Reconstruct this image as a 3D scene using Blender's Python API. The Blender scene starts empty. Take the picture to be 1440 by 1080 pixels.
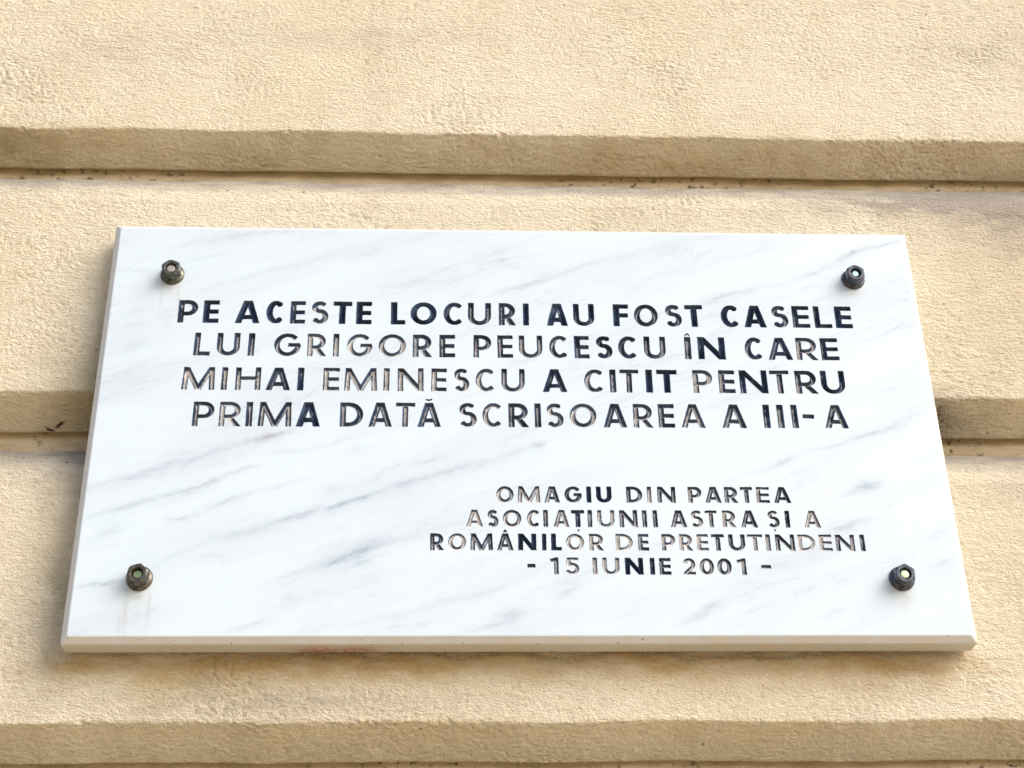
import bpy, math, random
import numpy as np
from mathutils import Matrix, Vector

scene = bpy.context.scene
R = math.radians

# ------------------------------------------------------------------ camera
cam = bpy.data.cameras.new('camera')
cam.sensor_width = 36.0
cam.lens = 54.237
cam.clip_start = 0.01
cam.clip_end = 200
cam_o = bpy.data.objects.new('camera', cam)
scene.collection.objects.link(cam_o)
cam_o.matrix_world = Matrix(((0.9989087, -0.0081055, -0.0459961, -0.0840321),
                             (-0.0438551, -0.5015235, -0.8640318, -1.4591444),
                             (-0.0160648, 0.8651061, -0.5013317, -0.7850499),
                             (0, 0, 0, 1)))
scene.camera = cam_o

# ------------------------------------------------------------------ light
SUN_EL, SUN_AZ = 36.0, 56.0            # azimuth from the wall's outward normal (-Y) towards +X
sd = Vector((math.sin(R(SUN_AZ)) * math.cos(R(SUN_EL)), -math.cos(R(SUN_AZ)) * math.cos(R(SUN_EL)), math.sin(R(SUN_EL))))
world = bpy.data.worlds.new('World')
scene.world = world
world.use_nodes = True
wt = world.node_tree
bg = wt.nodes['Background']
sky = wt.nodes.new('ShaderNodeTexSky')
sky.sky_type = 'NISHITA'
sky.sun_disc = False
sky.sun_elevation = R(SUN_EL)
sky.sun_rotation = math.atan2(sd.x, sd.y)
sky.dust_density = 4.0
sky.air_density = 0.9
wt.links.new(sky.outputs[0], bg.inputs[0])
bg.inputs[1].default_value = 0.15
sun = bpy.data.lights.new('sun', 'SUN')
sun.energy = 1.2
sun.angle = R(56)
sun.color = (1.0, 0.965, 0.91)
sun_o = bpy.data.objects.new('sun', sun)
scene.collection.objects.link(sun_o)
sun_o.rotation_euler = (-sd).to_track_quat('-Z', 'Y').to_euler()
scene.view_settings.view_transform = 'Standard'
scene.view_settings.look = 'None'
scene.view_settings.gamma = 1
scene.view_settings.exposure = 0.78

# ------------------------------------------------------------------ data
# (character, left, right, baseline, cap line in mm on the plaque, wear of the paint 0-9)
LINES = [
    [('P', -370.0, -348.7, 116.8, 146.1, 4), ('E', -342.8, -325.7, 116.8, 146.1, 2), ('A', -308.7, -281.0, 116.8, 146.0, 1), ('C', -274.7, -255.9, 116.8, 146.0, 2), ('E', -248.6, -232.2, 116.8, 145.9, 3), ('S', -225.9, -207.1, 116.8, 145.9, 5), ('T', -202.2, -181.6, 116.7, 145.9, 2), ('E', -177.0, -160.0, 116.7, 145.9, 1), ('L', -139.2, -123.3, 116.7, 145.8, 2), ('O', -117.9, -89.1, 116.7, 145.8, 1), ('C', -81.6, -60.1, 116.7, 145.7, 3), ('U', -54.9, -29.5, 116.7, 145.7, 4), ('R', -21.0, -2.0, 116.7, 145.7, 4), ('I', 5.6, 12.2, 116.7, 145.6, 1), ('A', 30.9, 55.3, 116.7, 145.6, 2), ('U', 61.0, 84.2, 116.7, 145.6, 3), ('F', 105.0, 122.1, 116.7, 145.5, 2), ('O', 128.1, 154.6, 116.7, 145.5, 4), ('S', 162.4, 181.2, 116.7, 145.4, 4), ('T', 184.8, 204.8, 116.7, 145.4, 1), ('C', 224.6, 244.7, 116.7, 145.4, 2), ('A', 249.6, 275.5, 116.7, 145.3, 2), ('S', 281.0, 299.7, 116.7, 145.3, 4), ('E', 304.4, 323.6, 116.7, 145.3, 3), ('L', 328.7, 348.1, 116.6, 145.3, 3), ('E', 352.2, 371.2, 116.6, 145.2, 2)],
    [('L', -349.3, -331.6, 75.4, 104.3, 5), ('U', -325.0, -300.3, 75.4, 104.3, 5), ('I', -292.1, -284.1, 75.4, 104.2, 4), ('G', -263.8, -235.0, 75.4, 104.2, 6), ('R', -228.1, -207.4, 75.4, 104.2, 7), ('I', -200.5, -194.0, 75.3, 104.1, 7), ('G', -185.3, -158.1, 75.3, 104.1, 8), ('O', -151.5, -122.1, 75.3, 104.1, 8), ('R', -114.7, -93.5, 75.3, 104.0, 5), ('E', -86.0, -68.9, 75.3, 104.0, 5), ('P', -49.0, -29.6, 75.3, 104.0, 6), ('E', -23.0, -6.2, 75.2, 103.9, 6), ('U', 0.3, 25.9, 75.2, 103.9, 6), ('C', 33.3, 53.6, 75.2, 103.9, 6), ('E', 60.6, 76.9, 75.2, 103.8, 4), ('S', 83.9, 102.2, 75.2, 103.8, 4), ('C', 108.5, 129.2, 75.2, 103.8, 4), ('U', 136.7, 160.5, 75.1, 103.8, 5), ('Î', 180.7, 189.0, 75.1, 103.7, 5), ('N', 195.8, 225.8, 75.1, 103.7, 2), ('C', 247.5, 267.0, 75.1, 103.6, 4), ('A', 272.3, 300.0, 75.1, 103.6, 4), ('R', 304.2, 327.8, 75.0, 103.6, 7), ('E', 331.3, 350.9, 75.0, 103.5, 4)],
    [('M', -358.4, -323.4, 33.1, 61.1, 7), ('I', -317.0, -310.4, 33.1, 61.1, 7), ('H', -302.0, -275.3, 33.1, 61.1, 6), ('A', -270.2, -243.4, 33.1, 61.1, 4), ('I', -236.9, -229.4, 33.0, 61.2, 3), ('E', -209.3, -192.0, 33.0, 61.2, 8), ('M', -187.0, -151.8, 33.0, 61.2, 7), ('I', -145.3, -138.7, 33.0, 61.3, 8), ('N', -130.2, -102.5, 33.0, 61.3, 7), ('E', -94.3, -77.8, 33.0, 61.3, 7), ('S', -70.3, -53.8, 33.0, 61.3, 7), ('C', -46.9, -26.3, 33.0, 61.4, 7), ('U', -19.4, 5.7, 32.9, 61.4, 6), ('A', 24.3, 51.4, 32.9, 61.4, 3), ('C', 69.6, 90.8, 32.9, 61.5, 6), ('I', 96.9, 104.2, 32.9, 61.5, 5), ('T', 107.9, 128.5, 32.9, 61.5, 6), ('I', 136.1, 143.4, 32.9, 61.6, 2), ('T', 147.9, 170.2, 32.9, 61.6, 2), ('P', 187.3, 208.5, 32.9, 61.6, 7), ('E', 215.2, 232.8, 32.9, 61.6, 5), ('N', 237.9, 268.2, 32.8, 61.7, 3), ('T', 271.2, 292.5, 32.8, 61.7, 6), ('R', 298.6, 322.8, 32.8, 61.7, 5), ('U', 326.6, 352.9, 32.8, 61.8, 3)],
    [('P', -343.5, -321.3, -10.7, 18.8, 6), ('R', -315.9, -292.7, -10.7, 18.8, 7), ('I', -288.5, -280.9, -10.6, 18.8, 5), ('M', -275.3, -240.1, -10.6, 18.9, 6), ('A', -236.1, -210.1, -10.5, 18.9, 2), ('D', -190.0, -165.5, -10.4, 18.9, 4), ('A', -160.5, -134.9, -10.3, 18.9, 5), ('T', -131.5, -111.1, -10.3, 18.9, 6), ('Ă', -109.1, -83.5, -10.2, 18.9, 4), ('S', -65.1, -45.9, -10.1, 19.0, 7), ('C', -40.0, -19.1, -10.1, 19.0, 7), ('R', -12.5, 9.2, -10.0, 19.0, 5), ('I', 15.0, 22.2, -10.0, 19.0, 4), ('S', 27.5, 46.0, -10.0, 19.0, 6), ('O', 52.5, 80.8, -9.9, 19.0, 7), ('A', 87.6, 113.6, -9.8, 19.0, 4), ('R', 120.1, 141.3, -9.8, 19.0, 6), ('E', 146.8, 164.1, -9.7, 19.1, 5), ('A', 170.8, 197.0, -9.6, 19.1, 6), ('A', 214.4, 241.4, -9.6, 19.1, 5), ('I', 258.6, 267.3, -9.5, 19.1, 3), ('I', 273.5, 282.4, -9.5, 19.1, 5), ('I', 289.3, 297.0, -9.4, 19.1, 5), ('-', 301.7, 314.2, -9.4, 19.1, 5), ('A', 324.6, 350.7, -9.3, 19.1, 5)],
    [('O', -26.5, -8.8, -97.7, -79.1, 6), ('M', -4.6, 18.7, -97.7, -79.1, 6), ('A', 22.4, 39.2, -97.7, -79.1, 5), ('G', 43.6, 61.6, -97.7, -79.1, 3), ('I', 66.2, 71.3, -97.7, -79.1, 1), ('U', 76.3, 92.4, -97.6, -79.1, 1), ('D', 107.5, 124.2, -97.6, -79.1, 4), ('I', 128.7, 133.9, -97.6, -79.1, 6), ('N', 139.7, 158.6, -97.6, -79.1, 4), ('P', 171.6, 185.8, -97.6, -79.1, 5), ('A', 189.0, 206.4, -97.6, -79.1, 5), ('R', 209.4, 223.6, -97.5, -79.1, 4), ('T', 226.1, 239.0, -97.5, -79.1, 4), ('E', 242.9, 256.4, -97.5, -79.1, 6), ('A', 260.4, 278.9, -97.5, -79.1, 4)],
    [('A', -57.9, -40.2, -125.2, -105.9, 7), ('S', -36.0, -24.6, -125.2, -106.0, 4), ('O', -20.2, -1.4, -125.2, -106.0, 6), ('C', 4.5, 17.4, -125.2, -106.0, 6), ('I', 21.1, 25.9, -125.2, -106.0, 5), ('A', 31.2, 48.0, -125.3, -106.0, 6), ('Ț', 49.6, 63.2, -125.3, -106.0, 2), ('I', 66.4, 71.1, -125.3, -106.0, 4), ('U', 76.4, 94.0, -125.3, -106.0, 6), ('N', 99.0, 117.6, -125.3, -106.0, 5), ('I', 122.2, 127.5, -125.3, -106.1, 4), ('I', 133.2, 138.4, -125.3, -106.1, 4), ('A', 151.0, 168.7, -125.3, -106.1, 5), ('S', 172.4, 184.9, -125.3, -106.1, 7), ('T', 187.4, 199.6, -125.3, -106.1, 6), ('R', 205.1, 219.0, -125.3, -106.1, 7), ('A', 223.5, 241.5, -125.4, -106.1, 5), ('Ș', 251.7, 264.0, -125.4, -106.1, 6), ('I', 269.6, 275.0, -125.4, -106.2, 3), ('A', 289.1, 306.7, -125.4, -106.2, 7)],
    [('R', -94.0, -79.9, -151.1, -132.3, 3), ('O', -75.7, -57.7, -151.1, -132.3, 8), ('M', -53.5, -30.5, -151.1, -132.4, 4), ('Â', -26.9, -9.5, -151.1, -132.4, 4), ('N', -5.2, 13.3, -151.1, -132.5, 1), ('I', 19.0, 23.5, -151.2, -132.5, 2), ('L', 28.2, 39.0, -151.2, -132.5, 1), ('O', 43.5, 61.7, -151.2, -132.6, 8), ('R', 67.0, 81.6, -151.2, -132.6, 7), ('D', 93.9, 111.3, -151.2, -132.7, 8), ('E', 116.6, 127.5, -151.2, -132.7, 5), ('P', 140.7, 154.7, -151.3, -132.7, 6), ('R', 158.7, 172.5, -151.3, -132.8, 6), ('E', 176.7, 188.4, -151.3, -132.8, 7), ('T', 191.6, 204.9, -151.3, -132.8, 4), ('U', 209.1, 226.1, -151.3, -132.9, 3), ('T', 228.6, 244.2, -151.3, -132.9, 6), ('I', 247.0, 252.4, -151.3, -132.9, 6), ('N', 257.2, 277.0, -151.3, -133.0, 5), ('D', 280.4, 298.1, -151.4, -133.0, 9), ('E', 302.3, 315.4, -151.4, -133.0, 8), ('N', 319.2, 338.7, -151.4, -133.1, 5), ('I', 344.0, 349.7, -151.4, -133.1, 3)],
    [('-', 3.7, 11.8, -177.2, -158.5, 4), ('1', 25.7, 35.0, -177.2, -158.6, 4), ('5', 42.0, 55.8, -177.3, -158.7, 7), ('I', 69.2, 74.0, -177.3, -158.8, 6), ('U', 79.3, 96.3, -177.4, -158.9, 7), ('N', 101.9, 120.4, -177.4, -159.0, 1), ('I', 127.1, 132.0, -177.5, -159.1, 2), ('E', 136.6, 148.4, -177.5, -159.2, 3), ('2', 160.5, 173.1, -177.6, -159.3, 8), ('0', 177.5, 192.0, -177.6, -159.4, 6), ('0', 195.3, 209.9, -177.7, -159.5, 5), ('1', 214.6, 224.7, -177.7, -159.6, 5), ('-', 239.9, 250.0, -177.8, -159.7, 4)],
]
# veins of the marble: x, z, half length, half width (mm), angle, strength, brown
VEINS = [
    (-408.2, -71.8, 47.7, 1.4, 17.9, 0.8, 0), (-361.5, -56.2, 27.5, 2.5, 13.9, 0.8, 0), (-322.5, -42.2, 34.1, 2.5, 18.5, 0.8, 0), (-269.8, -25.6, 26.4, 1.6, 18.7, 1.0, 1),
    (-403.8, -103.4, 51.9, 1.4, 19.7, 0.7, 0), (-349.4, -85.8, 31.6, 2.2, 14.8, 0.9, 0), (-315.8, -73.9, 22.4, 2.3, 21.3, 0.9, 1), (-286.1, -61.3, 20.6, 1.4, 16.3, 0.6, 0),
    (-418.0, -135.0, 27.3, 2.9, 21.7, 0.5, 0), (-415.8, -127.0, 14.1, 4.7, 16.1, 0.4, 0), (-345.9, -113.7, 18.3, 1.1, 10.0, 0.7, 0), (-302.4, -97.3, 26.7, 1.1, 21.1, 0.7, 0),
    (-247.8, -79.5, 51.5, 1.3, 16.5, 0.5, 0), (-346.3, -154.6, 36.7, 3.2, 24.6, 0.5, 0), (-295.5, -134.2, 43.1, 5.0, 16.8, 0.6, 0), (-240.5, -117.4, 43.9, 2.5, 17.8, 0.8, 0),
    (-193.2, -102.2, 32.3, 1.8, 15.8, 0.8, 0), (-417.2, -186.3, 32.7, 1.6, 9.2, 0.8, 0), (-244.9, -40.7, 23.2, 1.3, 6.4, 0.5, 0), (-199.2, -30.4, 38.1, 1.3, 18.9, 0.6, 0),
    (-229.0, -177.9, 31.9, 2.2, 19.4, 0.6, 0), (-187.6, -163.4, 27.8, 3.6, 19.3, 0.8, 0), (-224.4, -208.1, 40.9, 2.5, 15.7, 0.5, 0), (-233.0, -200.0, 7.4, 2.2, 23.8, 0.6, 0),
    (-264.5, -229.7, 28.3, 2.9, 19.5, 0.6, 0), (-195.1, -82.3, 21.6, 1.3, 6.6, 0.5, 0), (-161.6, -91.0, 33.2, 1.6, 19.9, 0.8, 0), (-121.7, -77.3, 30.6, 1.6, 20.2, 0.8, 0),
    (-74.8, -62.2, 36.8, 2.0, 18.3, 0.8, 0), (-15.5, -42.6, 26.5, 2.2, 18.5, 0.7, 0), (17.2, -30.8, 7.9, 1.1, 18.8, 0.8, 0), (-167.5, -38.5, 26.6, 3.6, 11.0, 0.4, 0),
    (-95.3, -49.0, 28.9, 1.8, 16.8, 0.6, 0), (-74.8, -122.2, 23.7, 1.4, 15.5, 0.7, 0), (-161.8, -153.2, 29.8, 3.9, 21.2, 1.0, 0), (-122.7, -139.5, 32.0, 3.2, 14.1, 0.6, 0),
    (-162.6, -162.8, 16.2, 2.9, 19.3, 0.9, 0), (-150.6, -183.4, 43.2, 4.3, 16.2, 0.4, 0), (-148.2, -199.4, 17.0, 2.9, 12.7, 0.5, 0), (-129.3, -220.6, 42.8, 2.9, 15.9, 0.5, 0),
    (-83.8, -207.1, 21.5, 1.4, 14.0, 0.5, 0), (-41.7, -196.6, 35.7, 2.9, 19.6, 0.4, 0), (43.9, -195.0, 15.4, 2.9, 32.6, 0.7, 0), (-13.3, -220.2, 17.5, 4.3, 17.1, 0.8, 0),
    (-33.9, -232.1, 22.5, 2.5, 9.3, 0.6, 0), (-43.4, -159.8, 54.9, 1.4, 11.3, 0.4, 0), (233.1, -65.7, 32.9, 1.3, 20.7, 0.4, 0), (274.1, -49.8, 26.2, 2.5, 18.8, 0.7, 0),
    (322.4, -32.3, 43.0, 1.8, 18.5, 0.6, 0), (373.3, -15.9, 29.8, 1.3, 16.9, 0.5, 0), (333.1, -87.0, 30.4, 2.5, 22.2, 0.6, 0), (359.6, -76.7, 20.9, 3.9, 16.1, 1.0, 0),
    (426.8, -46.0, 17.9, 2.5, 25.1, 0.5, 0), (329.5, -124.8, 39.6, 3.6, 16.4, 0.7, 0), (381.4, -99.9, 6.4, 1.8, 14.9, 0.6, 0), (257.8, -162.9, 49.0, 9.0, 14.7, 0.5, 0),
    (306.6, -144.5, 26.1, 5.4, 21.2, 0.5, 0), (177.4, -216.5, 32.9, 2.9, 26.9, 0.9, 0), (221.5, -187.7, 29.7, 5.4, 11.8, 0.4, 0), (309.5, -215.5, 22.4, 3.6, 27.9, 0.6, 0),
    (426.6, -165.0, 23.6, 7.2, 15.3, 0.6, 0), (425.3, -132.7, 25.4, 5.4, 22.1, 0.4, 0), (226.2, 155.5, 26.8, 1.1, 23.2, 0.9, 1), (257.4, 165.5, 18.0, 1.8, 9.7, 0.7, 0),
    (292.2, 173.5, 23.1, 1.8, 10.1, 0.5, 0), (340.5, 193.1, 47.5, 1.3, 25.9, 0.7, 0), (383.8, 217.1, 25.7, 2.2, 27.9, 1.0, 1), (420.3, 229.8, 32.1, 1.8, 16.8, 0.8, 0),
    (159.9, 222.9, 51.9, 4.3, 18.2, 0.4, 0), (326.8, 168.3, 10.8, 1.4, 21.3, 0.5, 0), (405.9, 110.2, 52.5, 2.9, 18.9, 0.5, 0), (365.5, -17.4, 32.6, 2.5, 15.4, 0.6, 0),
    (412.1, 3.1, 35.1, 2.9, 26.6, 0.5, 0), (-169.6, 211.5, 27.3, 5.0, 12.9, 0.5, 0), (-108.3, 232.2, 26.1, 4.7, 13.7, 0.4, 0), (-131.7, 170.1, 27.0, 2.5, 12.7, 0.6, 0),
    (-80.0, 188.8, 46.7, 1.8, 19.7, 0.5, 0), (-24.2, 213.4, 34.8, 3.2, 23.5, 0.6, 0), (-16.3, 203.1, 8.1, 1.6, 10.3, 1.0, 0), (7.6, 169.0, 40.3, 1.8, 19.7, 0.7, 0),
    (59.1, 189.0, 35.0, 2.5, 23.1, 0.6, 0), (111.4, 208.0, 40.8, 2.2, 17.2, 0.4, 0), (-54.8, 155.8, 13.1, 2.9, 17.2, 0.3, 0), (5.3, 70.8, 15.8, 1.3, 13.5, 0.6, 0),
    (30.2, 239.1, 10.2, 1.4, 17.5, 0.5, 0), (-335.9, 227.8, 41.0, 1.4, 11.6, 0.8, 1), (-280.0, 238.5, 42.7, 2.2, 8.6, 0.6, 0), (-344.3, 203.7, 39.4, 2.2, 14.7, 0.5, 0),
    (-291.2, 180.1, 47.8, 2.9, 17.8, 0.5, 0), (-219.1, 204.6, 55.7, 2.5, 19.7, 0.4, 0), (-346.4, 159.5, 31.4, 2.2, 17.8, 0.5, 0), (-424.6, 184.7, 23.1, 1.6, 0.7, 0.6, 0),
    (-428.0, 162.9, 18.3, 1.4, 1.8, 0.4, 0), (-414.1, 84.2, 34.7, 5.4, 15.3, 0.5, 0), (-411.4, 38.0, 43.3, 10.8, 16.6, 0.3, 0), (-411.4, 133.1, 31.3, 5.4, 21.0, 0.3, 0),
    (-264.1, -23.3, 16.5, 1.8, 17.9, 0.8, 1),
]

# ------------------------------------------------------------------ helpers
def link(o, parent=None):
    scene.collection.objects.link(o)
    if parent: o.parent = parent
    return o

def mesh_obj(name, verts, faces, mat, parent=None, smooth=False, attrs=None, quads=None):
    """faces: list of index tuples, or quads: (n,4) int array"""
    me = bpy.data.meshes.new(name)
    verts = np.asarray(verts, dtype=np.float32)
    if quads is not None:
        n = len(quads)
        me.vertices.add(len(verts)); me.vertices.foreach_set('co', verts.ravel())
        me.loops.add(n * 4); me.loops.foreach_set('vertex_index', np.ascontiguousarray(quads, dtype=np.int32).ravel())
        me.polygons.add(n)
        me.polygons.foreach_set('loop_start', np.arange(n, dtype=np.int32) * 4)
        me.update(calc_edges=True)
    else:
        sizes = [len(f) for f in faces]
        flat = np.fromiter((i for f in faces for i in f), dtype=np.int32, count=sum(sizes))
        me.vertices.add(len(verts)); me.vertices.foreach_set('co', verts.ravel())
        me.loops.add(len(flat)); me.loops.foreach_set('vertex_index', flat)
        me.polygons.add(len(sizes))
        me.polygons.foreach_set('loop_start', np.concatenate([[0], np.cumsum(sizes)[:-1]]).astype(np.int32))
        me.update(calc_edges=True)
    me.validate()
    me.polygons.foreach_set('use_smooth', [smooth] * len(me.polygons))
    if attrs:
        for k, v in attrs.items():
            a = me.attributes.new(k, 'FLOAT', 'POINT'); a.data.foreach_set('value', np.asarray(v, dtype=np.float32))
    if mat: me.materials.append(mat)
    return link(bpy.data.objects.new(name, me), parent)

def thing(name, label, cat, loc=(0, 0, 0), group=None):
    o = bpy.data.objects.new(name, None); link(o)
    o.location = loc; o['label'] = label; o['category'] = cat
    if group: o['group'] = group
    return o

_rng = np.random.RandomState(7)
_perm = np.concatenate([_rng.permutation(512)] * 2)
_ang = _rng.rand(512) * 2 * np.pi
_gx, _gy = np.cos(_ang), np.sin(_ang)
def perlin(x, y, seed=0):
    x = np.asarray(x, float) + seed * 17.31; y = np.asarray(y, float) + seed * 9.77
    xi = np.floor(x).astype(int); yi = np.floor(y).astype(int)
    fx = x - xi; fy = y - yi
    xi &= 511; yi &= 511
    def g(ix, iy, dx, dy):
        h = _perm[(_perm[ix & 511] + iy) & 511]
        return _gx[h] * dx + _gy[h] * dy
    u = fx * fx * fx * (fx * (fx * 6 - 15) + 10); v = fy * fy * fy * (fy * (fy * 6 - 15) + 10)
    a = g(xi, yi, fx, fy); b = g(xi + 1, yi, fx - 1, fy)
    c = g(xi, yi + 1, fx, fy - 1); d = g(xi + 1, yi + 1, fx - 1, fy - 1)
    return 1.5 * ((a * (1 - u) + b * u) * (1 - v) + (c * (1 - u) + d * u) * v)
def sstep(a, b, x):
    t = np.clip((x - a) / (b - a), 0, 1); return t * t * (3 - 2 * t)

# ------------------------------------------------------------------ material helpers
class NT:
    def __init__(s, name):
        s.m = bpy.data.materials.new(name); s.m.use_nodes = True
        s.t = s.m.node_tree; s.b = s.t.nodes['Principled BSDF']
        tc = s.t.nodes.new('ShaderNodeTexCoord'); s.P = tc.outputs['Object']
    def set(s, sock, v):
        if isinstance(v, bpy.types.NodeSocket): s.t.links.new(v, sock)
        elif isinstance(v, tuple) and len(v) == 3 and sock.type == 'RGBA': sock.default_value = (*v, 1)
        else: sock.default_value = v
    def math(s, op, a, b=0.0, c=None, clamp=False):
        n = s.t.nodes.new('ShaderNodeMath'); n.operation = op; n.use_clamp = clamp
        s.set(n.inputs[0], a); s.set(n.inputs[1], b)
        if c is not None: s.set(n.inputs[2], c)
        return n.outputs[0]
    def noise(s, P, scale, detail=3, rough=.55, typ=None, dist=0.0):
        n = s.t.nodes.new('ShaderNodeTexNoise'); s.set(n.inputs['Vector'], P)
        n.inputs['Scale'].default_value = scale; n.inputs['Detail'].default_value = detail
        n.inputs['Roughness'].default_value = rough; n.inputs['Distortion'].default_value = dist
        return n
    def map(s, P, loc=(0, 0, 0), rot=(0, 0, 0), scale=(1, 1, 1), typ='POINT'):
        n = s.t.nodes.new('ShaderNodeMapping'); n.vector_type = typ
        s.set(n.inputs[0], P); n.inputs[1].default_value = loc; n.inputs[2].default_value = rot; n.inputs[3].default_value = scale
        return n.outputs[0]
    def ramp(s, f, a, b, lo=0.0, hi=1.0):
        n = s.t.nodes.new('ShaderNodeMapRange'); n.interpolation_type = 'SMOOTHSTEP'
        s.set(n.inputs[0], f); n.inputs[1].default_value = a; n.inputs[2].default_value = b
        n.inputs[3].default_value = lo; n.inputs[4].default_value = hi
        return n.outputs[0]
    def mix(s, f, a, b, blend='MIX'):
        n = s.t.nodes.new('ShaderNodeMix'); n.data_type = 'RGBA'; n.blend_type = blend
        s.set(n.inputs[0], f); s.set(n.inputs[6], a); s.set(n.inputs[7], b)
        return n.outputs[2]
    def blob(s, P, x, z, rx, rz, ang):
        """soft ellipse in the wall plane, millimetres"""
        v = s.map(P, (x / 1000, 0, z / 1000), (0, -R(ang), 0), (rx / 1000, 50, rz / 1000), 'TEXTURE')
        g = s.t.nodes.new('ShaderNodeTexGradient'); g.gradient_type = 'QUADRATIC_SPHERE'
        s.t.links.new(v, g.inputs[0]); return g.outputs['Fac']
    def attr(s, name, typ='GEOMETRY'):
        n = s.t.nodes.new('ShaderNodeAttribute'); n.attribute_type = typ; n.attribute_name = name
        return n.outputs['Fac']
    def vadd(s, a, b):
        n = s.t.nodes.new('ShaderNodeVectorMath'); s.set(n.inputs[0], a); s.set(n.inputs[1], b); return n.outputs[0]
    def warp(s, P, scale, amp, detail=2):
        n = s.noise(P, scale, detail)
        v = s.t.nodes.new('ShaderNodeVectorMath'); v.operation = 'SUBTRACT'
        s.t.links.new(n.outputs['Color'], v.inputs[0]); v.inputs[1].default_value = (.5, .5, .5)
        k = s.t.nodes.new('ShaderNodeVectorMath'); k.operation = 'SCALE'
        s.t.links.new(v.outputs[0], k.inputs[0]); k.inputs['Scale'].default_value = amp
        return s.vadd(P, k.outputs[0])
    def bump(s, h, strength, dist):
        n = s.t.nodes.new('ShaderNodeBump'); n.inputs['Strength'].default_value = strength
        n.inputs['Distance'].default_value = dist; s.t.links.new(h, n.inputs['Height'])
        s.t.links.new(n.outputs[0], s.b.inputs['Normal'])

# weathering of the plaster, with shade painted in left of and below the plaque: x, z, rx, rz (mm), tilt, strength
GREY = [(560, 330, 260, 40, 2, .9), (640, 290, 160, 70, 0, .8), (470, 310, 150, 22, 0, .6), (-560, 330, 200, 30, 0, .35), (620, 560, 240, 50, 3, .14),
        (-480, 60, 50, 200, 4, .22), (-470, -60, 40, 60, 0, .35), (-480, -230, 40, 90, 5, .35), (-230, -300, 260, 22, 0, .45),
        (480, 30, 40, 40, 0, .6), (520, -20, 90, 18, 0, .5), (-560, -40, 160, 30, 0, .35), (60, 330, 500, 12, 0, .3), (560, -60, 120, 25, 0, .3), (-200, 560, 300, 25, 2, .18),
        (-500, 520, 200, 60, 10, .12)]
OCHRE = [(-300, -262, 180, 28, 0, .9), (-100, -260, 150, 22, 0, .75), (140, -262, 200, 30, 0, .7), (360, -264, 130, 28, 0, .8), (-440, -262, 50, 22, 0, .5),
         (-620, 380, 300, 40, 0, .35), (200, 385, 500, 30, 0, .35), (600, 200, 120, 200, 0, .18), (560, -200, 120, 90, 0, .12)]
GREEN = [(-460, 45, 70, 70, 0, .55), (-600, 395, 120, 22, 0, .5), (-300, 395, 90, 18, 0, .3), (470, 20, 60, 40, 0, .25), (-330, -285, 120, 30, 0, .35), (-470, -180, 45, 120, 0, .25)]

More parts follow.
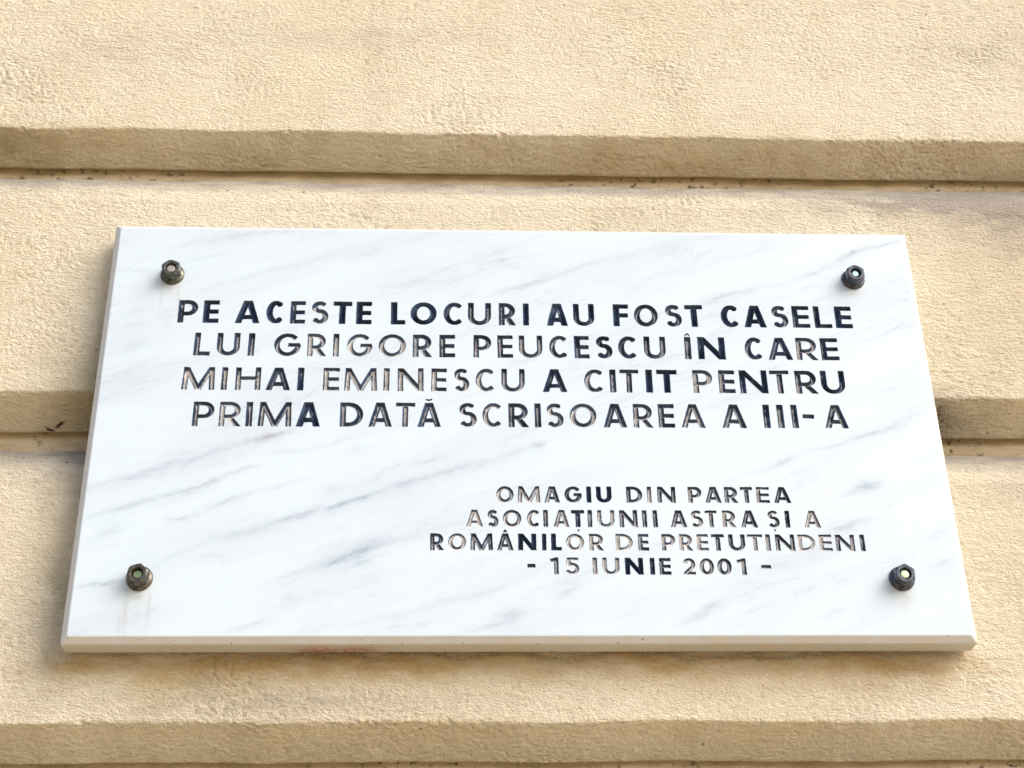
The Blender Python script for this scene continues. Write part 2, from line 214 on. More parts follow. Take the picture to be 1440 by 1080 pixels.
def wall_material(name, groove=False):
    k = NT(name); P = k.map(k.P, loc=(0, .052, -2.4))      # object origin is at the foot of the wall
    n1 = k.noise(P, 3.2, 4).outputs[0]
    n2 = k.noise(k.map(P, scale=(1, 1, 3)), 26, 4, .6).outputs[0]
    n3 = k.noise(k.map(P, scale=(1, 1, 2.0)), 240, 4, .65).outputs[0]
    base = k.mix(k.ramp(n1, .35, .65), WALL_A, WALL_B)
    base = k.mix(k.ramp(n2, .3, .75, 0, .35), base, WALL_C)
    st_ = k.noise(k.map(P, scale=(1, 1, .09)), 16, 4, .6).outputs[0]
    base = k.mix(k.ramp(st_, .52, .74, 0, .16), base, (.50, .41, .30))
    Pw = k.warp(P, 14, .05, 3)
    def total(L):
        s = None
        for (x, z, rx, rz, a, st) in L:
            g = k.math('MULTIPLY', k.blob(Pw, x, z, rx * 1.5, rz * 1.5, a), st * 1.35)
            s = g if s is None else k.math('ADD', s, g)
        return s
    br = k.ramp(n2, .25, .7, .55, 1.25)
    base = k.mix(k.math('MULTIPLY', total(OCHRE), br, clamp=True), base, (.52, .37, .185))
    base = k.mix(k.math('MULTIPLY', total(GREEN), br, clamp=True), base, (.36, .31, .17))
    base = k.mix(k.math('MULTIPLY', total(GREY), br, clamp=True), base, (.40, .355, .30))
    gr = k.ramp(n3, .35, .65, .3, 1.3)
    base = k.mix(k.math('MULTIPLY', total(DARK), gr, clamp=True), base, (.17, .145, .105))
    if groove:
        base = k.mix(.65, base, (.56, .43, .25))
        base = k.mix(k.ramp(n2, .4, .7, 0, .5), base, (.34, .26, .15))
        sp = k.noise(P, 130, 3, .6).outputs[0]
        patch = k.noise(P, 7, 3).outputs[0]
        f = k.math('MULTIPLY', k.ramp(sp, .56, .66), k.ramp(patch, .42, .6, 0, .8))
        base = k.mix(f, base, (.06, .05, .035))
    else:
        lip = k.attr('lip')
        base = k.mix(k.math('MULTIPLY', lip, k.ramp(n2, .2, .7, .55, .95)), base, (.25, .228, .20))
        # dirt in the pits, deepened as painted relief shade, and a few black specks
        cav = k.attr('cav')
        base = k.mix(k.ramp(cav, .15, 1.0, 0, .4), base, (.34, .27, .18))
        sp = k.noise(P, 95, 2, .5).outputs[0]
        base = k.mix(k.ramp(sp, .76, .78, 0, .85), base, (.07, .06, .045))
        for (x_, z_, a_, b_, t_, q_) in ((CHIP[0], CHIP[1], 10, 2.6, 18, 2.6), (CHIP[0] - 12, CHIP[1] - 4, 10, 1.8, -18, 2.0)):
            base = k.mix(k.math('MULTIPLY', k.blob(k.warp(P, 120, .006, 2), x_, z_, a_, b_, t_), q_, clamp=True), base, (.07, .045, .03))
        cr = k.noise(k.map(P, scale=(.25, 1, 1.6)), 60, 5, .7, dist=1.2).outputs[0]
        line = k.ramp(k.math('ABSOLUTE', k.math('SUBTRACT', cr, .5)), 0.0, .006, 1, 0)
        pat = k.noise(P, 9, 2).outputs[0]
        base = k.mix(k.math('MULTIPLY', line, k.ramp(pat, .56, .66, 0, .55)), base, (.20, .15, .09))
    n5 = k.noise(k.map(k.warp(P, 40, .02, 2), rot=(0, R(18), 0), scale=(1, 1, 2.6)), 150, 4, .62).outputs[0]
    n6 = k.noise(P, 520, 3, .6).outputs[0]
    h = k.math('ADD', k.math('ADD', k.math('MULTIPLY', n3, .9), k.math('MULTIPLY', n5, .8)), k.math('MULTIPLY', n6, .6))
    base = k.mix(k.ramp(h, 1.02, .82, 0, .38 if not groove else .2), base, (.36, .285, .18))  # relief shade painted into the colour at the low spots of the bump
    k.set(k.b.inputs['Base Color'], base)
    k.b.inputs['Roughness'].default_value = .92
    k.b.inputs['Specular IOR Level'].default_value = .25
    k.bump(h, 1.0 if not groove else .5, .0034)
    return k.m

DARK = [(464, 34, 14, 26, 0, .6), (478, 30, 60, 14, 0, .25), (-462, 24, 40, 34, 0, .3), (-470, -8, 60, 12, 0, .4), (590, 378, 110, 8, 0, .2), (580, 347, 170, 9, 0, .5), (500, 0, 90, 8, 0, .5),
        (-100, -252, 380, 6, 0, .45), (250, -252, 260, 6, 0, .45), (-462, 100, 12, 110, 0, .3), (-468, -180, 12, 90, 0, .3), (640, 300, 120, 50, 0, .16)]  # grime, plus contact shade painted along the slab's lower and left edges
CHIP = (-497, 27)
WALL_A, WALL_B, WALL_C = (.80, .745, .595), (.75, .685, .525), (.63, .53, .36)

# ------------------------------------------------------------------ ground
def mat_paving():
    k = NT('paving')
    n = k.noise(k.P, 1.5, 5).outputs[0]
    k.set(k.b.inputs['Base Color'], k.mix(n, (.45, .33, .18), (.52, .39, .22)))
    k.b.inputs['Roughness'].default_value = .9
    return k.m
g = mesh_obj('pavement', [(-30, -30, -2.4), (30, -30, -2.4), (30, 6, -2.4), (-30, 6, -2.4)], [(0, 1, 2, 3)], mat_paving())
g['kind'] = 'structure'

# ------------------------------------------------------------------ wall
EDGES = [1.499, 1.1355, .7720, .4091, .0468, -.3180, -.6820, -1.046]       # lower front edge of each course
m_wall = wall_material('lime_plaster')
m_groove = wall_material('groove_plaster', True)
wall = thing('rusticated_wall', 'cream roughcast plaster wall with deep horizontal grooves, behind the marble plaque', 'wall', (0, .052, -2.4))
W0 = Vector((0, .052, -2.4))

def spaced(a, b, fine0, fine1, hf, hc):
    out = []
    def seg(p, q, h):
        n = max(1, int(round((q - p) / h))); return list(np.linspace(p, q, n, endpoint=False))
    if a < fine0: out += seg(a, min(b, fine0), hc)
    if max(a, fine0) < min(b, fine1): out += seg(max(a, fine0), min(b, fine1), hf)
    if b > fine1: out += seg(max(a, fine1), b, hc)
    out.append(b); return np.array(out)

XS = spaced(-1.7, 1.7, -.76, .78, .0017, .012)

def stucco(x, s, k):
    """height of the hand-thrown render (m) at x along the wall, s up the face"""
    x = x + k * 3.7
    wx = x + .006 * perlin(x / .03, s / .03, 1) + .002 * perlin(x / .008, s / .008, 11)
    ws = s + .005 * perlin(x / .035, s / .03, 2) + .0016 * perlin(x / .009, s / .007, 12)
    nh = perlin(wx / .0095, ws / .0030, 3)
    nh2 = perlin(wx / .024, ws / .0040, 13)
    c, sn = math.cos(R(-32)), math.sin(R(-32))
    u, v = wx * c + ws * sn, -wx * sn + ws * c
    nd = perlin(u / .0085, v / .0034, 4)
    ni = perlin(wx / .0048, ws / .0042, 5)
    nf = perlin(x / .0036, s / .0030, 6)
    m1 = sstep(-.25, .35, perlin(x / .16, s / .11, 7))
    m2 = sstep(-.2, .3, perlin(x / .12, s / .10, 8))
    h = (1 - m1) * (.7 * nh + .4 * nh2) + m1 * ((1 - m2) * nd + m2 * ni * 1.1)
    h = h + .42 * nf + .30 * ni
    amp = .85 + .35 * perlin(x / .2, s / .15, 9)
    h = np.where(h > 0, h, h * 1.25)
    pits = -np.clip(perlin(x / .0065, s / .005, 14) - .68, 0, 1) * 5
    return (h * .00088 * amp + pits * .0006 + .0009 * perlin(x / .11, s / .09, 10)), h * amp + pits

for k in range(len(EDGES) - 1):
    zt, zb = EDGES[k], EDGES[k + 1]
    # profile, from the back of the upper groove, over the rounded shoulder, down the face and in along the splayed underside
    prof = [(.055, zt - .0570), (.032, zt - .0562), (.0265, zt - .0570), (.0215, zt - .0602), (.0165, zt - .0655), (.0115, zt - .0725), (.0065, zt - .0815),
            (.0025, zt - .0915), (0, zt - .105), (0, zb + .0025), (.0006, zb + .0006), (.0022, zb - .0006), (.0418, zb - .0264), (.0440, zb - .0262), (.0495, zb - .0205), (.056, zb - .0205)]
    prof = np.array(prof)
    seglen = np.hypot(*(prof[1:] - prof[:-1]).T); arc = np.concatenate([[0], np.cumsum(seglen)])
    fine_lo, fine_hi = -.47, .74
    pts, ss = [], []
    for i in range(len(prof) - 1):
        zmid = (prof[i, 1] + prof[i + 1, 1]) / 2
        if seglen[i] > .05:                      # the face: fine only where it can be seen
            zz = spaced(prof[i + 1, 1], prof[i, 1], fine_lo, fine_hi, .0014, .012)[::-1]
            for z in zz[:-1]:
                pts.append((0, z)); ss.append(arc[i] + prof[i, 1] - z)
        else:
            h = .0014 if fine_lo < zmid < fine_hi else .008
            n = max(1, int(math.ceil(seglen[i] / h)))
            for j in range(n):
                t = j / n; q = prof[i] * (1 - t) + prof[i + 1] * t
                pts.append(tuple(q)); ss.append(arc[i] + t * seglen[i])
    pts.append(tuple(prof[-1])); ss.append(arc[-1])
    pts = np.array(pts); ss = np.array(ss)
    tan = np.gradient(pts, axis=0); tan /= np.maximum(1e-9, np.hypot(*tan.T))[:, None]
    nrm = np.stack([tan[:, 1], -tan[:, 0]], 1)   # outwards
    if nrm[len(nrm) // 2, 0] > 0: nrm = -nrm
    rough = np.interp(ss, [0, arc[3], arc[5], arc[7], arc[9], arc[12] - .002, arc[13], arc[-1]], [.2, .22, .3, 1, 1, .95, .5, .2])
    sag = np.interp(ss, [0, arc[7], arc[8], arc[9], arc[12], arc[-1]], [0, .3, 1, 1, 1, 0])
    Xg, Sg = np.meshgrid(XS, ss + zt * 5)
    hgt, hv = stucco(Xg, Sg, k)
    fade = np.clip((1.0 - np.abs(Xg)) / .15, 0, 1) * .999 + .001
    wob = .0018 * perlin(Xg / .09, np.zeros_like(Xg) + k * 3.1, 21) + .0009 * perlin(Xg / .025, np.zeros_like(Xg) + k * 5.7, 22)
    hgt = hgt * rough[:, None] * fade
    dy = nrm[:, 0][:, None] * hgt; dz = nrm[:, 1][:, None] * hgt
    edge = np.interp(ss, [arc[9] - .02, arc[9], arc[12], arc[13]], [0, 1, 1, .6])[:, None]
    lipw = np.interp(ss, [0, arc[2], arc[6], arc[8]], [1, 1, .8, 0])[:, None] * .6
    Y = pts[:, 0][:, None] + dy; Z = pts[:, 1][:, None] + dz + wob * (edge + lipw)
    # knocks along the arris
    chip = np.clip(perlin(Xg / .016, np.zeros_like(Xg) + k * 7.3, 23) - .38, 0, 1) * np.clip(perlin(Xg / .21, np.zeros_like(Xg) + k * 2.9, 24) + .45, 0, 1)
    cw = np.exp(-((ss - arc[10]) / .0028) ** 2)[:, None]
    Z += chip * cw * .0075; Y += chip * cw * .0045
    verts = np.stack([Xg, Y, Z], -1).reshape(-1, 3) - np.array(W0)
    nr, nc = Xg.shape
    a = (np.arange(nr - 1)[:, None] * nc + np.arange(nc - 1)[None, :]).ravel()
    quads = np.stack([a, a + nc, a + nc + 1, a + 1], 1)
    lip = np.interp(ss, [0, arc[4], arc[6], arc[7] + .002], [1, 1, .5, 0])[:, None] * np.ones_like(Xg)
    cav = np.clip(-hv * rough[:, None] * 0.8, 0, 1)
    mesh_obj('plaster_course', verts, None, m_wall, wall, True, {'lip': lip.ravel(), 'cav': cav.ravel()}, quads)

# masonry behind the courses; its front is the back of the grooves
def box(name, x0, x1, y0, y1, z0, z1, mat, parent, org):
    v = [(x, y, z) for x in (x0, x1) for y in (y0, y1) for z in (z0, z1)]
    v = [tuple(np.array(p) - np.array(org)) for p in v]
    f = [(0, 1, 3, 2), (4, 6, 7, 5), (0, 4, 5, 1), (2, 3, 7, 6), (0, 2, 6, 4), (1, 5, 7, 3)]
    return mesh_obj(name, v, f, mat, parent)
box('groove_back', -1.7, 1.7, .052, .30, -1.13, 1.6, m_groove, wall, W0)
box('plinth', -1.7, 1.7, .0, .30, -2.4, -1.1301, m_wall, wall, W0)

# ------------------------------------------------------------------ marble plaque
PW, PH, PT, ROLL = .900, .4971, .0327, .00197
BEV = .0070

def marble_material():
    k = NT('veined_marble'); P = k.P
    base = (.560, .665, .745)
    Pw = k.warp(k.warp(P, 22, .012, 3), 120, .004, 3)
    grey = None; brown = None
    for i in range(0, len(VEINS)):
        x, z, rx, rz, a, st, br = VEINS[i]
        gk = k.math('MULTIPLY', k.blob(Pw, x, z, rx * 1.75, max(rz * 3.0, 5.5), a), st * .6)
        if br: brown = gk if brown is None else k.math('ADD', brown, gk)
        else: grey = gk if grey is None else k.math('ADD', grey, gk)
    for (x, z, rx, rz, a, st, br) in VEINS:
        if st >= .7:
            gk = k.math('MULTIPLY', k.blob(Pw, x, z - 1.5, rx * 1.7, max(rz * 6.5, 15), a + 1.5), st * .30)
            grey = k.math('ADD', grey, gk)
    Pr = k.map(P, (0, 0, 0), (0, R(20), 0), (1, 1, 1))
    Ps = k.map(Pr, scale=(.9, 1, 5))
    cloud = k.noise(k.warp(Ps, 3, .3), 3.6, 4, .55).outputs[0]
    fine = k.noise(Ps, 26, 5, .65, dist=.6).outputs[0]
    grain = k.noise(P, 420, 3, .6).outputs[0]
    col = k.mix(k.ramp(cloud, .40, .70, 0, .75), base, (.50, .59, .68))
    gr2 = k.noise(k.map(Pr, scale=(.5, 1, 1.6)), 230, 4, .7).outputs[0]
    brk = k.math('MULTIPLY', k.ramp(fine, .32, .62, .35, 1.2), k.ramp(gr2, .3, .65, .6, 1.3))
    col = k.mix(k.math('MULTIPLY', k.math('MULTIPLY', grey, brk), .95, clamp=True), col, (.31, .39, .49))
    thin = k.noise(k.map(k.warp(Pr, 6, .05, 3), scale=(.75, 1, 5)), 5.5, 5, .6).outputs[0]
    tl = k.ramp(k.math('ABSOLUTE', k.math('SUBTRACT', thin, .5)), 0, .022, 1, 0)
    col = k.mix(k.math('MULTIPLY', k.math('MULTIPLY', tl, brk), k.ramp(cloud, .42, .62, 0, .28)), col, (.36, .41, .52))
    col = k.mix(k.math('MULTIPLY', k.math('MULTIPLY', brown, brk), .8, clamp=True), col, (.27, .25, .28))
    col = k.mix(k.ramp(fine, .56, .78, 0, .22), col, (.46, .50, .62))
    col = k.mix(k.ramp(grain, .3, .75, .0, .10), col, (.60, .64, .70))
    # rust and dirt that ran down from the fixings
    Pd = k.warp(P, 60, .003, 2)
    rust = None
    for (x, z, rx, rz, st) in [(-381, 162, 13, 14, 1.2), (-390, 152, 3, 30, .8), (-372, 150, 3, 24, .9), (-381, 120, 10, 60, .25),
                               (379, 166, 13, 12, .9), (377, 150, 9, 30, .2), (-379.5, -199, 14, 16, 1.3), (-390, -218, 4.5, 34, 1.1), (-368, -214, 3, 32, .9), (-395, -228, 3, 22, .8),
                               (-380, -225, 20, 34, .35), (381, -200, 15, 15, 1.1), (382, -222, 14, 34, .3)]:
        gk = k.math('MULTIPLY', k.blob(Pd, x, z, rx * 1.3, rz * 1.3, 0), st)
        rust = gk if rust is None else k.math('ADD', rust, gk)
    col = k.mix(k.math('MULTIPLY', k.math('MULTIPLY', rust, k.ramp(gr2, .3, .7, .5, 1.2)), .45, clamp=True), col, (.34, .30, .27))
    # the rim is toned warmer and darker, mottled and specked (everything further out than the flat front)
    g = k.attr('rim')
    dirt = k.noise(k.map(P, scale=(1, 1, 1)), 34, 4, .6).outputs[0]
    col = k.mix(k.math('MULTIPLY', g, k.ramp(dirt, .3, .7, .5, .9)), col, (.55, .53, .49))
    sp = k.noise(P, 170, 2).outputs[0]
    col = k.mix(k.math('MULTIPLY', g, k.ramp(sp, .70, .74, 0, .8)), col, (.13, .11, .09))
    red = k.blob(k.warp(P, 90, .02, 3), -185, -250, 85, 200, 0)
    rn = k.noise(k.map(P, scale=(1, .6, .6)), 260, 3, .7).outputs[0]
    yy = k.t.nodes.new('ShaderNodeSeparateXYZ'); k.t.links.new(P, yy.inputs[0])
    deep = k.ramp(yy.outputs[1], -.030, -.012)
    rf = k.math('MULTIPLY', k.math('MULTIPLY', k.ramp(red, .0, .55), k.math('MULTIPLY', g, deep)), k.ramp(rn, .25, .65, .15, .75), clamp=True)
    col = k.mix(rf, col, (.30, .055, .06))
    k.set(k.b.inputs['Base Color'], col)
    k.b.inputs['Roughness'].default_value = .42
    k.b.inputs['Specular IOR Level'].default_value = .4
    h = k.math('ADD', k.noise(P, 60, 3).outputs[0], k.math('MULTIPLY', grain, .15))
    k.bump(h, .25, .0008)
    return k.m

def paint_material():
    k = NT('worn_navy_paint'); P = k.P
    dn = k.attr('dn'); wear = k.attr('wear', 'OBJECT')
    n = k.noise(P, 150, 4, .65).outputs[0]
    n2 = k.noise(P, 45, 3).outputs[0]
    n = k.math('ADD', k.math('MULTIPLY', n, .6), k.math('MULTIPLY', k.noise(P, 480, 3, .7).outputs[0], .4))
    up = k.attr('upw')
    v = k.math('ADD', dn, k.math('MULTIPLY', k.math('SUBTRACT', n, .5), 1.1))
    v = k.math('ADD', v, k.math('MULTIPLY', k.math('SUBTRACT', n2, .5), .8))
    v = k.math('ADD', v, k.math('MULTIPLY', up, .42))
    thr = k.math('MULTIPLY_ADD', wear, -.105, 1.30)
    d = k.math('SUBTRACT', v, thr)
    m = k.ramp(d, -.03, .05)
    dusty = k.ramp(d, -.4, .1, 0, .05)
    navy = k.mix(k.ramp(n2, .35, .7), (.012, .026, .060), (.040, .075, .150))
    navy = k.mix(dusty, navy, (.30, .30, .30))
    bare = k.mix(n, (.50, .49, .47), (.80, .78, .75))
    k.set(k.b.inputs['Base Color'], k.mix(m, navy, bare))
    k.set(k.b.inputs['Roughness'], k.ramp(m, 0, 1, .38, .85))
    k.bump(n, .5, .0006)
    return k.m

m_marble = marble_material()
m_paint = paint_material()

plaque = thing('marble_plaque', 'white veined marble plaque with engraved navy lettering, fixed to the cream wall', 'plaque')
plaque.rotation_euler = (0, -ROLL, 0)

# ---- strokes of the lettering -------------------------------------------------
def seg_sdf(U, V, a, b, r, c0, c1, ext):
    dx, dy = b[0] - a[0], b[1] - a[1]; L = math.hypot(dx, dy)
    if L < 1e-6: return np.hypot(U - a[0], V - a[1]) - r
    tx, ty = dx / L, dy / L
    t = (U - a[0]) * tx + (V - a[1]) * ty
    n = -(U - a[0]) * ty + (V - a[1]) * tx
    over0, over1 = -t, t - L
    rnd = np.hypot(np.maximum(np.maximum(over0, over1), 0), n) - r
    d = rnd
    if c0: d = np.where(over0 > 0, np.maximum(np.abs(n) - r, over0 - ext), d)
    if c1: d = np.where(over1 > 0, np.maximum(np.abs(n) - r, over1 - ext), d)
    # let the groove close towards a square end as a mitre
    if c0: d = np.maximum(d, over0 - ext)
    if c1: d = np.maximum(d, over1 - ext)
    return d

def arc_pts(cx, cy, rx, ry, a0, a1, n=22):
    return [(cx + rx * math.cos(R(a)), cy + ry * math.sin(R(a))) for a in np.linspace(a0, a1, n)]

def glyph(ch, w, h, rv, rh):
    """list of polylines (points, closed, extend) in mm, origin at the lower-left of the letter"""
    l, rt, b, t = rv, w - rv, rh, h - rh
    cx, cy = w / 2, h / 2; rx, ry = w / 2 - rv, h / 2 - rh
    E = []
    def line(*p, cap=(1, 1), ext=None): E.append((list(p), cap, ext))
    if ch in 'A\u0102\u00c2':
        q = rv * 1.12; a = .3 * rv
        line((q, 0), (cx - a, h), ext=9); line((w - q, 0), (cx + a, h), ext=9)
        y = h * .27; f = y / h
        line((q + (cx - a - q) * f, y), (w - q + (cx + a - w + q) * f, y), ext=0)
    elif ch in 'T\u021a':
        line((0, t), (w, t), ext=0); line((cx, 0), (cx, h - rh), ext=0)
    elif ch in 'I\u00ce': line((cx, 0), (cx, h), ext=0)
    elif ch == 'L': line((l, 0), (l, h), ext=0); line((l, b), (w, b), ext=0)
    elif ch in 'EF':
        line((l, 0), (l, h), ext=0); line((l, t), (w, t), ext=0); line((l, h * .50), (w * .97, h * .50), ext=0)
        if ch == 'E': line((l, b), (w, b), ext=0)
    elif ch == 'H': line((l, 0), (l, h), ext=0); line((rt, 0), (rt, h), ext=0); line((l, h * .52), (rt, h * .52), ext=0)
    elif ch == 'N': line((l, 0), (l, h), ext=0); line((rt, 0), (rt, h), ext=0); line((l + .1 * rv, h - rh * .3), (rt - .1 * rv, rh * .3), ext=9)
    elif ch == 'M':
        s = w * .035
        line((l, 0), (l + s, h), ext=0); line((rt, 0), (rt - s, h), ext=0)
        line((l + s, h - rh * .3), (cx, rh * .5), ext=9); line((rt - s, h - rh * .3), (cx, rh * .5), ext=9)
    elif ch == 'U':
        y = rh + rx * .95
        line(*([(l, h)] + arc_pts(cx, y, rx, y - rh, 180, 360, 18) + [(rt, h)]), ext=0)
    elif ch == 'O': line(*arc_pts(cx, cy, rx, ry, 0, 360, 40), cap=(0, 0))
    elif ch == '0': line(*arc_pts(cx, cy, rx, ry, 0, 360, 40), cap=(0, 0))
    elif ch == 'C':
        c2 = w * .56; r2 = c2 - rv
        line(*arc_pts(c2, cy, r2, ry, 48, 312, 30), ext=.3)
    elif ch == 'G':
        line(*(arc_pts(cx, cy, rx, ry, 42, 355, 34)), cap=(1, 0), ext=.3)
        line((cx + rx * .05, cy - rh * .1), (w - rv * .3, cy - rh * .1), ext=0)
    elif ch in 'S\u0218':
        yu = h * .735; ru = t - yu; yl = (yu - ru) ; 
        top = arc_pts(cx, yu, rx * .90, ru, 38, 262, 18)
        r2 = (2 * (yu - ru) - 2 * b) / 2 if False else (yu - ru - b) / 2
        low = arc_pts(cx, b + r2, rx, r2, 88, -146, 20)
        line(*(top + low), ext=.3)
    elif ch in 'PR':
        yb = h * .40; yc = (t + yb) / 2; r2 = (t - yb) / 2; xs = max(l, w - rv - r2 * 1.05)
        if ch == 'R': xs = max(l, w * .93 - rv - r2 * 1.0)
        line((l, 0), (l, h), ext=0)
        line(*([(l, t)] + arc_pts(xs, yc, (w if ch == 'P' else w * .95) - rv - xs, r2, 90, -90, 16) + [(l, yb)]), ext=0)
        if ch == 'R': line((w * .47, yb - rh * .3), (w - rv * 1.1, 0), (w - rv * 1.1 + (w * .53 - rv * 1.1) * .2, -.2 * yb), cap=(0, 1), ext=9)
    elif ch == 'D':
        xs = w * .38
        line((l, 0), (l, h), ext=0)
        line(*([(l, t)] + arc_pts(xs, cy, w - rv - xs, ry, 90, -90, 20) + [(l, b)]), ext=0)
    elif ch == '-': line((0, cy), (w, cy), ext=0)
    elif ch == '1': line((w - rv, 0), (w - rv, h), ext=0); line((w - rv, h - rh), (rv * .5, h * .80), ext=0)
    elif ch == '5':
        line((w * .94, t), (w * .16 + rv * .5, t), (w * .14 + rv * .5, h * .56), cap=(1, 0), ext=0)
        yc = rh + (h * .60 - rh) / 2; r2 = (h * .60 - rh) / 2
        line(*([(w * .14 + rv * .5, h * .56)] + arc_pts(w * .46, yc, w * .54 - rv, r2, 100, -150, 22)), cap=(0, 1), ext=0)
    elif ch == '2':
        r2 = h * .27
        line(*(arc_pts(cx, t - r2 , rx, r2, 165, -30, 16) + [(l * 1.1, b)]), cap=(1, 0), ext=0)
        line((l * .6, b), (w, b), ext=0)
    return E

H = .0005                                     # lattice pitch (m)
NX, NZ = 1760 + 1, 960 + 1
X0, Z0 = -.440, -.240
gx = X0 + np.arange(NX) * H; gz = Z0 + np.arange(NZ) * H
SD = np.full((NZ, NX), 1.0); RN = np.ones((NZ, NX)); LAB = np.full((NZ, NX), -1, dtype=np.int32)
letters = []; letter_small = []
rs = random.Random(5)
for li, line_ in enumerate(LINES):
    big = li < 4
    for (ch, x0, x1, zb, ztop, wr) in line_:
        w, h = x1 - x0, ztop - zb
        fat = 1.10 if wr <= 2 else (1.0 if wr <= 5 else .93)
        rv = (3.25 if big else 2.32) * fat; rh = rv * .80
        if ch in 'I\u00ce': rv = min(w / 2, rv * 1.05) if w / 2 < rv * 1.25 else rv * 1.1
        if ch == '-':
            hh = 5.2 if big else 4.2
            zc = zb + h * .5; zb, h = zc - hh / 2, hh; rh = hh / 2
        idx = len(letters)
        name = 'dash' if ch == '-' else ('digit' if ch.isdigit() else 'letter')
        letters.append((name, ch, wr)); letter_small.append(not big)
        pad = 7
        i0 = max(0, int((x0 / 1000 - X0) / H) - 12); i1 = min(NX, int((x1 / 1000 - X0) / H) + 13)
        j0 = max(0, int(((zb - pad) / 1000 - Z0) / H)); j1 = min(NZ, int(((zb + h + pad) / 1000 - Z0) / H) + 1)
        U, V = np.meshgrid(gx[i0:i1] * 1000 - x0, gz[j0:j1] * 1000 - zb)
        tilt = R(rs.uniform(-.7, .7)) if ch != '-' else R(rs.uniform(-2, 2))
        U0, V0 = U - w / 2, V - h / 2
        Uw = w / 2 + U0 * math.cos(tilt) + V0 * math.sin(tilt); Vw = h / 2 - U0 * math.sin(tilt) + V0 * math.cos(tilt)
        Uw = Uw + .20 * perlin(U / 2.3, V / 2.3, idx + 31) + .12 * perlin(U / .9, V / .9, idx + 33)
        Vw = Vw + .20 * perlin(U / 2.3, V / 2.3, idx + 32) + .12 * perlin(U / .9, V / .9, idx + 34)
        D = np.full(U.shape, 50.0)
        for pts, cap, ext in glyph(ch, w, h, rv, rh):
            n = len(pts) - 1
            for q in range(n):
                a, b = pts[q], pts[q + 1]
                L = math.hypot(b[0] - a[0], b[1] - a[1]) or 1
                rr = rv * abs(b[1] - a[1]) / L + rh * abs(b[0] - a[0]) / L
                rr = math.sqrt((rv * (b[1] - a[1]) / L) ** 2 + (rh * (b[0] - a[0]) / L) ** 2)
                c0 = cap[0] if q == 0 else 0; c1 = cap[1] if q == n - 1 else 0
                D = np.minimum(D, seg_sdf(Uw, Vw, a, b, rr, c0, c1, ext if ext is not None else 0))
        D = np.maximum(D, np.maximum(-Vw, Vw - h))
        # accents
        acc = []
        if ch == '\u0102': acc = [([(w / 2 - 2.6, h + 4.0), (w / 2 - .2, h + 2.9), (w / 2 + 2.6, h + 4.2)], .9)]
        if ch == '\u00ce': acc = [([(w / 2 - 2.2, h + 1.7), (w / 2 + .1, h + 4.3), (w / 2 + 2.4, h + 1.6)], .8)]
        if ch == '\u00c2': acc = [([(w / 2 - 1.2, h + 1.6), (w / 2 + .1, h + 3.7), (w / 2 + 1.3, h + 1.6)], .9)]
        if ch == '\u021a': acc = [([(w / 2 - .2, -2.7), (w / 2 + 1.0, -3.2), (w / 2 - .6, -4.4)], .6)]
        if ch == '\u0218': acc = [([(w / 2 + .2, -1.9), (w / 2 + 1.2, -2.6), (w / 2 - .3, -4.1)], .6)]
        for pts, r_ in acc:
            for q in range(len(pts) - 1):
                D = np.minimum(D, seg_sdf(Uw, Vw, pts[q], pts[q + 1], r_, 0, 0, 0))
        D = D / 1000
        cur = SD[j0:j1, i0:i1]; m = D < cur
        cur[m] = D[m]; RN[j0:j1, i0:i1][m] = rv / 1000; LAB[j0:j1, i0:i1][m] = idx

inside = SD < 0
# depth of the V-cut
depth = np.where(inside, np.clip(-SD, 0, None) * 1.6, 0)
corner_xyz = np.stack([np.broadcast_to(gx, (NZ, NX)), -PT + depth, np.broadcast_to(gz[:, None], (NZ, NX))], -1).reshape(-1, 3)
rough_d = .00025 * perlin(corner_xyz[:, 0] / .0022, corner_xyz[:, 2] / .0022, 41)
corner_xyz = corner_xyz.copy(); corner_xyz[:, 1] += np.where(inside.ravel() & (-SD.ravel() > .0008), rough_d, 0)
# upward-facing slope of the cut (the bare tone shows there first)
gz_ = np.gradient(-SD, axis=0) / H
upw_full = np.clip(np.where(inside, gz_, 0), -1, 1)
dn_full = np.clip(-SD / RN, 0, 1.2)

c00 = inside[:-1, :-1]; c10 = inside[:-1, 1:]; c11 = inside[1:, 1:]; c01 = inside[1:, :-1]
cnt = c00.astype(int) + c10 + c11 + c01
CB = 10
blk_any = (cnt > 0).reshape(96, CB, 176, CB).any(axis=(1, 3))
vid = lambda j, i: j * NX + i
NC = NX * NZ
cross = {}; cross_xyz = []; cross_at = []
def crossing(j0, i0, j1, i1):
    key = (vid(j0, i0), vid(j1, i1)) if vid(j0, i0) < vid(j1, i1) else (vid(j1, i1), vid(j0, i0))
    if key in cross: return cross[key]
    s0, s1 = SD[j0, i0], SD[j1, i1]; t = s0 / (s0 - s1)
    cross_xyz.append((gx[i0] * (1 - t) + gx[i1] * t, -PT, gz[j0] * (1 - t) + gz[j1] * t)); 
    u = upw_full[j0, i0] if inside[j0, i0] else upw_full[j1, i1]; cross_at.append(u)
    cross[key] = NC + len(cross_xyz) - 1
    return cross[key]

